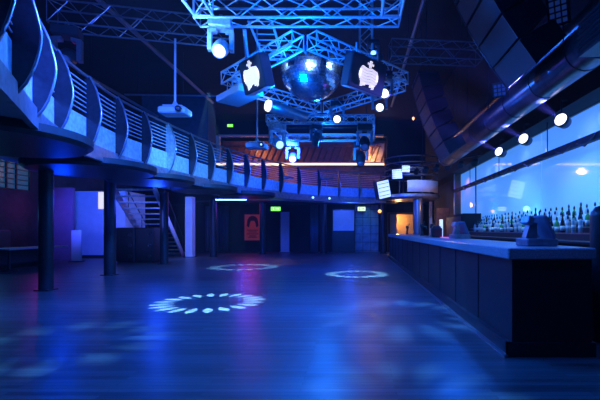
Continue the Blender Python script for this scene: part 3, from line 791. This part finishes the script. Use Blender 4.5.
obj('body', MB().box((4.25,15.65,.97),(.66,2.5,1.94)), M['blackm'], t)
obj('door', MB().box((3.905,15.65,1.0),(.03,2.3,1.7)), M['barfront'], t)
t = thing('wooden_pillar', 'brown wooden pillar at the far end of the glass wall', 'column', (4.45,17.3+1.6,0))
obj('shaft', MB().box((4.46,17.3,1.87),(.26,.24,3.74)), M['wood'], t)
obj('corner_strip', MB().box((4.315,17.165,1.87),(.03,.03,3.74)), M['steel_lit'], t)

# bottles
P1 = [(.034,0),(.038,.006),(.038,.19),(.03,.215),(.014,.235),(.013,.29)]
P2 = [(.040,0),(.044,.006),(.044,.15),(.036,.19),(.015,.22),(.014,.27)]
P3 = [(.036,0),(.040,.006),(.037,.17),(.020,.24),(.013,.28),(.013,.32)]
KINDS = {}
for key,(m,pr,lz) in {'clear':('clear',P1,.05),'green':('green',P2,.03),'dark':('dark',P3,.04)}.items():
    KINDS[key] = (m,pr,lz)
first = {}
def place_bottle(key,x,y,z,where,sc=1.0):
    m,pr,lz = KINDS[key]
    lab = '%s spirit bottle, %s' % ({'clear':'clear glass','green':'green glass','dark':'dark glass'}[key], where)
    grp = '%s bottles %s' % (key, where)
    if key not in first:
        o = obj('bottle', MB().lathe(pr, n=12), M[m]); o.location = (0,0,0)
        r, top = pr[1][0], pr[-1][1]
        obj('pourer', MB().lathe([(.019,top-.03),(.019,top+.015),(.010,top+.03),(.007,top+.045)], n=8), M['cap'], o)
        obj('paper_label', MB().lathe([(r+.0015,lz),(r+.0015,lz+.085)], n=12), M['labelp'], o)
        tag(o, lab, 'bottle', grp); o.location = (x,y,z); o.scale = (sc,)*3; first[key] = o
    else:
        o = dup(first[key],(x,y,z),lab,grp,random.uniform(0,6)); o.scale = (sc,)*3
    return o
rowname = {0:'front step of the back bar',1:'middle step of the back bar',2:'top step of the back bar'}
for row,(x,z) in enumerate(((4.05,1.29),(4.21,1.40),(4.37,1.51))):
    y = 7.15+.05*row; k = 0
    while y < 13.6:
        near_ = y < 9.2
        if near_: key = ('clear','green','clear','dark','clear','green','dark')[(k*2+row) % 7]
        else: key = ('clear','clear','dark','clear','clear','green') [(k+row*2) % 6]
        if not (12.0 < y < 12.2):
            place_bottle(key,x,y,z,rowname[row]+(' near the till' if near_ else ' towards the far end'), random.uniform(.92,1.08)*(1.0 if near_ else .95))
        y += random.uniform(.20,.27) if not near_ else random.uniform(.19,.26); k += 1

# things on the bar
def till(x,y,z,ang,s,lab):
    t = thing('till', lab, 'till', (x,y,z))
    Mx = rotz(ang); o = Vector((x,y,z))
    W = lambda a,b,c: o+Mx@Vector((a*s,b*s,c*s))
    obj('base', MB().box(W(0,0,.05),(.40*s,.34*s,.10*s),Mx,bev=.012), M['fascia'], t)
    obj('stand', MB().prism([(-.13*s,.10*s),(.02*s,.10*s),(.02*s,.30*s),(-.07*s,.30*s)],W(-.04,0,0),Mx@Vector((1,0,0)),(0,0,1),.12*s), M['fascia'], t)
    Mt = Mx@Matrix.Rotation(math.radians(-24),3,'Y')
    sc = obj('screen', MB().box(W(.09,0,.24),(.05*s,.34*s,.33*s),Mt,bev=.012), M['curtain'], t)
    obj('screen_glass', MB().box(W(.115,0,.252),(.012*s,.30*s,.28*s),Mt), M['black'], sc)
    obj('customer_display', MB().box(W(-.12,0,.33),(.08*s,.22*s,.10*s),Mx@Matrix.Rotation(.35,3,'Y'),bev=.01), M['fascia'], t)
till(2.18,4.78,1.15,.05,.92,'black touch-screen till standing near the close end of the bar')
till(3.1-.75,8.9,1.15,.2,.95,'small black till farther along the bar beside a pink glow')
o = obj('pink_glow_slab', MB().box((2.30,9.6,1.158),(.26,1.0,.016),bev=.004), M['pinkled']); tag(o,'glowing pink slab standing in for the glow beside the small till','bar mat')  # glowing slab added to make the pink glow by the till
def tap(x,y,h,lab):
    t = thing('beer_tap', lab, 'beer tap', (x,y,1.15), 'beer taps on the bar')
    obj('tower', MB().lathe([(.075,1.15),(.075,1.17),(.04,1.19),(.038,1.15+h*.7),(.06,1.15+h*.75),(.06,1.15+h),(.03,1.17+h)],(x,y,0),n=16), M['black'], t)
    obj('spout', MB().path([(x+.03,y,1.15+h*.8),(x+.14,y,1.15+h*.82),(x+.16,y,1.15+h*.55)],.014), M['steel_lit'], t)
    obj('lever', MB().tube((x+.05,y,1.15+h*.95),(x+.09,y,1.25+h),.012,8,.02), M['black'], t)
for x,y,h,lab in ((2.25,16.9,.36,'slim black beer tap far along the bar'),(2.3,13.5,.38,'black beer tap on the bar in front of the chrome post'),(2.2,11.3,.34,'black beer tap on the bar before the bright doors')): tap(x,y,h,lab)
t = thing('drinks_dispenser', 'squat black box dispenser on the bar left of the small till', 'dispenser', (2.28,9.9,1.15))
obj('body', MB().box((2.1,10.2,1.28),(.26,.26,.26),bev=.03), M['black'], t)
obj('lid', MB().box((2.1,10.2,1.42),(.20,.20,.05),bev=.02), M['black'], t)
t = thing('ice_urn', 'tall black rounded dispenser at the near end of the bar, cut by the picture edge', 'dispenser', (2.93,4.8,0))
obj('body', MB().lathe([(.13,.0),(.14,.02),(.14,1.50),(.13,1.56),(.08,1.62),(.02,1.64)],(3.02,4.85,0),n=28), M['black'], t)
obj('lid_knob', MB().lathe([(.03,1.63),(.035,1.66),(.02,1.69)],(3.02,4.85,0),n=14), M['black'], t)

# row of LED cans on the bulkhead
for k,(y,z) in enumerate(((7.75,3.47),(9.45,3.49),(11.05,3.50))):
    c = Vector((4.02,y,z)); aim = Vector((.8,y-2.6,4.1)); d = (aim-c).normalized()
    t = thing('par_can', ('nearest','middle','farthest')[k]+' bright violet-white lamp of the three above the glass wall', 'stage light', c, 'wall lamps above the bar')
    obj('can', MB().lathe([(.05,-.2),(.12,-.17),(.14,-.02),(.14,.06),(.125,.06),(.12,.03)],c,d,20), M['black'], t)
    obj('lens', MB().lathe([(.118,0),(.08,.02),(.01,.03)],c+d*.03,d,20), M['lampviolet'], t)
    obj('bracket', MB().tube(c,(c.x,c.y,3.85),.015).tube((c.x,c.y,3.85),(4.145,y,3.85),.015), M['steel'], t)
    spot('par_beam', c+d*.12, aim, (.10,.11,1.0), 17000, 18, 1.0)

# ------------------------------------------------------------------ round raised booth at the far end of the bar
pd = thing('round_booth', 'round raised booth with a white band and hooped rails on a chrome post', 'booth', (2.95,19.6,0))
pc = (2.95,20.4,0)
def ring(r,z,th): return MB().path([(pc[0]+r*math.cos(2*PI*k/40),pc[1]+r*math.sin(2*PI*k/40),z) for k in range(40)],th,8,True)
obj('deck', MB().lathe([(.02,2.86),(1.3,2.86),(1.42,2.95),(1.42,3.08),(.02,3.08)],pc,n=48,smooth=False), M['fascia'], pd)
bandv = MB(); N = 24
vs=[];fs=[]
for i in range(N+1):
    a = math.radians(253+74*i/N)
    for r,z in ((1.40,3.16),(1.40,3.72),(1.36,3.72),(1.36,3.16)): vs.append((pc[0]+r*math.cos(a),pc[1]+r*math.sin(a),z))
for i in range(N):
    for j in range(4): fs.append((i*4+j,(i+1)*4+j,(i+1)*4+(j+1)%4,i*4+(j+1)%4))
obj('white_band', bandv.add(vs,fs,0,True), M['wall_pale'], pd)
for z in (4.0,4.3,4.6,4.9): obj('rail', ring(1.38,z,.03), M['steel_lit'], pd)
for k in range(8):
    a = 2*PI*k/8+.2; obj('rail_post', MB().tube((pc[0]+1.36*math.cos(a),pc[1]+1.36*math.sin(a),3.08),(pc[0]+1.36*math.cos(a),pc[1]+1.36*math.sin(a),4.9),.03), M['steel'], pd)
obj('post', MB().tube((3.15,19.6,0),(3.15,19.6,2.88),.24,24), M['steel_lit'], pd)
def lampbox(lab,c,w,h,aim,roll,m='screen'):
    c = Vector(c); d = (Vector(aim)-c).normalized(); q = d.to_track_quat('Z','Y').to_matrix()@Matrix.Rotation(roll,3,'Z')
    t = thing('flood_lamp', lab, 'stage light', c-Vector((0,0,h/2)), 'box lamps beside the round booth')
    obj('case', MB().box(c-d*.2,(w,h,.36),q,bev=.03), M['black'], t)
    obj('face', MB().box(c-d*.012,(w*.86,h*.86,.02),q), M[m], t)
    lv = MB()
    for k in range(4): lv.box(c+q@Vector((0,(k-1.5)*h*.2,.01)),(w*.8,.025,.02),q)
    obj('louvre', lv, M['steel'], t)
lampbox('tilted black box with a glowing white louvred face on the back balcony rail',(1.45,19.3,3.30),.72,.95,(4.6,12.0,2.4),.25)
lampbox('upper square box lamp with pale blue face beside the round booth',(2.05,19.0,4.0),.52,.50,(1.6,8,2.6),.05)
lampbox('small square box lamp at the rail of the round booth',(2.45,18.85,4.22),.40,.34,(1.8,8,2.6),-.05)
t = thing('lamp_bar', 'crowded lamp bar hanging between the round booth and the glass wall', 'lamp bar', (3.6,15.5,3.7))
obj('bar', MB().tube((2.5,17.2,4.05),(4.05,12.7,3.75),.04), M['steel'], t)
for k in range(6):
    f=.08+.17*k; q=Vector((2.5,17.2,4.05)).lerp(Vector((4.05,12.7,3.75)),f)
    obj('lamp', MB().lathe([(.05,-.16),(.10,-.12),(.11,.1),(.09,.1)],q-Vector((0,0,.22)),(-.4,-.6,-.7),12).tube(q,q-Vector((0,0,.16)),.015), M['black'], t)
obj('hanger', MB().tube((2.8,16.3,4.0),(2.8,16.3,CZ-.01),.012).tube((3.8,13.4,3.8),(3.8,13.4,CZ-.01),.012), M['steel'], t)
t = thing('ceiling_pendant_pilot', 'tiny orange pilot light left of the farther line array', 'light', (1.75,11.4,4.3))
obj('cord', MB().tube((1.72,11.6,4.62),(1.72,11.6,CZ-.01),.006), M['black'], t)
obj('bulb', MB().lathe([(.005,-.05),(.03,-.02),(.035,.02),(.01,.05)],(1.72,11.6,4.57),n=12), M['pilot'], t)
# doors and posts beyond the bar
t = thing('door_frame_post', 'pale upright post behind the bar between the chrome post and the wooden pillar', 'post', (3.85,20.6,0))
obj('post', MB().box((3.95,20.6,1.4),(.14,.14,2.8)), M['wall_pale'], t)
obj('foot', MB().box((3.95,20.6,.02),(.24,.24,.04)), M['steel'], t)
t = thing('glass_door', 'wooden door with a bright lit pane behind the far end of the bar', 'door', (4.35,19.6,0))
obj('leaf', MB().box((4.3,19.4,1.2),(.6,.06,2.4)), M['wood'], t)
obj('pane', MB().box((4.22,19.36,1.35),(.16,.03,1.0)), M['screen'], t)
obj('handle', MB().tube((4.08,19.34,1.0),(4.08,19.34,1.25),.015), M['steel_lit'], t)
for x,y,z,lab in ((-1.95,19.15,2.9,'small bright spotlight on the edge of the back balcony, above the curtain'),(-1.2,19.68,2.9,'small bright spotlight on the edge of the back balcony, above the blue screen')):
    t = thing('edge_spotlight', lab, 'stage light', (x,y,z), 'spotlights on the balcony edge')
    obj('can', MB().lathe([(.03,-.1),(.07,-.08),(.08,.06),(.06,.06)],(x,y-.06,z),(0,-1,-.2),14), M['black'], t)
    obj('lens', MB().lathe([(.058,0),(.01,.015)],(x,y-.12,z-.012),(0,-1,-.2),14), M['lampcool'], t)

# ------------------------------------------------------------------ lights
WATT = 1.0
spot('gobo_lamp', (-2.55,4.6,4.9),(-3.4,4.7,0),(.10,.45,1),1300,50,.4,.03,(.13,.24,12,.6))
spot('gobo_lamp', (.35,3.6,4.9),(.40,3.1,0),(.08,.4,1),1000,50,.4,.03,(.08,.20,12,.6))
# blue washes from the rig
spot('rig_wash', (-.9,8.6,4.3),(-1.2,8.2,0),BL,2700,105,1.0,.25)
spot('rig_wash', (-.9,13.2,4.4),(-1.5,14.5,0),(.01,.06,1),1700,110,1.0,.25)
spot('rig_wash', (-.95,4.2,5.3),(-.6,4.0,0),(.0,.12,1),1000,90,1.0,.25)
# added fill points, no fixtures, on the trusses / ball from below and front
point('truss_fill', (-1.4,7.9,3.9),(.0,.14,1),400,.15)
point('truss_fill', (-2.75,6.45,4.3),(.08,.3,1),190,.1)
point('truss_fill', (-.9,6.0,4.2),(.0,.13,1),330,.15)
point('truss_fill', (-.9,12.9,4.0),(.01,.16,1),360,.15)
# balcony washes
spot('balcony_wash', (-2.3,4.6,4.7),(-5.0,7.2,3.5),(.03,.11,1),2800,95,.7,.12)
spot('balcony_wash', (-2.3,9.5,4.4),(-5.0,11.8,3.4),(.06,.28,1),1100,70,.7,.12)
spot('balcony_wash', (-2.2,13.6,4.3),(-3.6,17.2,3.3),(.01,.06,1),1100,95,.7,.12)
spot('balcony_wash', (-.5,14.8,4.3),(-.3,20.6,3.2),(.01,.05,1),1200,100,.7,.12)
# lounge beneath the balcony
spot('lounge_lamp', (-11.0,15.6,2.6),(-12.0,19.2,1.5),(.03,.075,1),700,95,.7,.15)
point('lounge_lamp', (-7.3,10.0,2.2),(.0,.04,1),45,.15)
point('lounge_lamp', (-6.4,13.0,2.2),(.01,.06,1),90,.15)
point('lounge_lamp_violet', (-12.7,16.2,2.3),(.5,.02,.45),14,.15)
point('bench_lamp', (-12.3,13.2,1.9),(.05,.35,.8),22,.1)
point('back_lamp', (-5.6,20.4,2.5),(.02,.05,1),70,.15)
spot('upper_wall_fill', (-4.4,13.2,5.4),(-8.2,18.1,5.6),(.0,.09,1),900,70,.6,.2)  # added spot without fixture, brightens the dark upper wall
spot('screen_fill', (-.9,22.4,2.75),(-.8,23.8,1.7),(.04,.13,1),60,90,.7,.08)  # added light to lift the screen and curtain
spot('tile_fill', (.8,23.2,2.75),(.8,24.4,1.6),(.06,.28,.75),40,90,.7,.08)  # added as well, lifts the tiled wall
spot('stair_fill', (-7.9,13.6,1.9),(-9.0,18.2,1.5),(.09,.16,1),420,60,.7,.1)  # added fill for the dim stairs, no fixture there
spot('stair_fill', (-6.3,16.2,2.5),(-8.6,18.6,1.3),(.10,.17,1),900,80,.7,.1)  # second added fill, for the outer stringer
spot('poster_fill', (-6.1,23.2,2.7),(-6.2,24.5,1.5),(1,.2,.1),8,60,.7,.3)  # red spot added to brighten the poster
spot('red_lamp', (-6.0,22.8,2.6),(-5.2,20.6,0),(1,.01,.10),38,150,.8,.5)
point('back_lamp', (-.2,22.0,2.5),(.03,.10,1),60,.15)
# warm upper lounge and corridor
point('lounge_warm', (-4.6,24.4,4.9),(1,.42,.14),70,.2)
point('lounge_warm', (1.0,24.7,5.9),(1,.55,.22),60,.2)
point('lounge_warm', (-6.0,25.2,6.2),(1,.42,.16),40,.2)
point('corridor_warm', (2.7,24.9,2.0),(1,.52,.18),70,.1)
point('corridor_warm', (3.9,18.6,2.5),(1,.5,.2),8,.1)
# glass wall: added spots above and below grade its glow; then booth
def area(name,loc,target,sx,sy,col,w):
    l = bpy.data.lights.new(name,'AREA'); l.shape='RECTANGLE'; l.size=sx; l.size_y=sy; l.color=col; l.energy=w
    o = bpy.data.objects.new(name,l); COL.objects.link(o); o.location=loc
    o.rotation_euler=(Vector(target)-Vector(loc)).to_track_quat('-Z','Y').to_euler(); return o
for y in (7.2,10.2,13.2): 
    spot('glass_fill_low',(4.46,y,1.56),(4.66,y,2.6),(.05,.42,1),55,160,1.0,.25)
    spot('glass_fill_top',(4.3,y+.6,3.55),(4.66,y+.6,2.4),(.10,.16,1),50,160,1.0,.25)
spot('glass_fill_top',(4.3,16.3,3.5),(4.66,16.3,2.2),(.45,.12,1),60,150,.9,.05)
for y in (8.0,11.0): spot('bottle_fill',(3.3,y,3.2),(4.2,y,1.4),(.25,.6,1),130,110,.8,.05)  # added front light on the bottles, unseen source
spot('booth_lamp',(2.2,16.8,4.4),(2.9,19.2,3.3),(.25,.35,1),500,60,.6,.1)
spot('bar_top_lamp',(2.4,9.6,3.5),(2.1,7.5,1.1),(.01,.13,1),240,130,.8,.1)
spot('array_fill',(.8,5.2,4.2),(2.6,6.4,4.6),(.01,.05,1),35,90,.8,.1)
spot('till_fill',(.9,3.4,3.6),(2.15,4.7,1.3),(.04,.15,1),130,40,.8,.08)  # added blue light to pick out the till
spot('array_fill',(.8,9.8,4.0),(2.4,11.4,4.4),(.12,.05,1),170,70,.8,.1)  # violet light added on the farther array
spot('duct_fill',(1.9,8.6,3.6),(3.4,8.8,3.9),(.06,.06,1),150,110,.8,.08)  # violet light added to tint the duct

# world: nearly black blue
w = bpy.data.worlds.new('night'); scene.world = w; w.use_nodes = True
w.node_tree.nodes['Background'].inputs[0].default_value = (.004,.010,.05,1); w.node_tree.nodes['Background'].inputs[1].default_value = .3

# thin stage haze filling the room
nt = w.node_tree; vs_ = nt.nodes.new('ShaderNodeVolumeScatter')
vs_.inputs['Density'].default_value = .0012; vs_.inputs['Anisotropy'].default_value = .3; vs_.inputs['Color'].default_value = (.9,.93,1,1)
nt.links.new(vs_.outputs[0], [n for n in nt.nodes if n.type=='OUTPUT_WORLD'][0].inputs['Volume'])

# ------------------------------------------------------------------ camera
cam = bpy.data.cameras.new('camera'); co = bpy.data.objects.new('camera', cam); COL.objects.link(co)
cam.sensor_width = 36; cam.lens = 24; cam.shift_x = -.09; cam.shift_y = .05; cam.clip_start = .05; cam.clip_end = 100
co.location = (0,0,1.34); co.rotation_euler = (PI/2,0,0); scene.camera = co
scene.view_settings.view_transform = 'Standard'; scene.view_settings.look = 'None'; scene.view_settings.gamma = 1
scene.view_settings.use_curve_mapping = False; scene.view_settings.exposure = 0
scene.cycles.use_denoising = True
try: scene.cycles.denoiser = 'OPENIMAGEDENOISE'
except Exception: pass
scene.cycles.max_bounces = 6; scene.cycles.volume_bounces = 0; scene.cycles.sample_clamp_indirect = 4
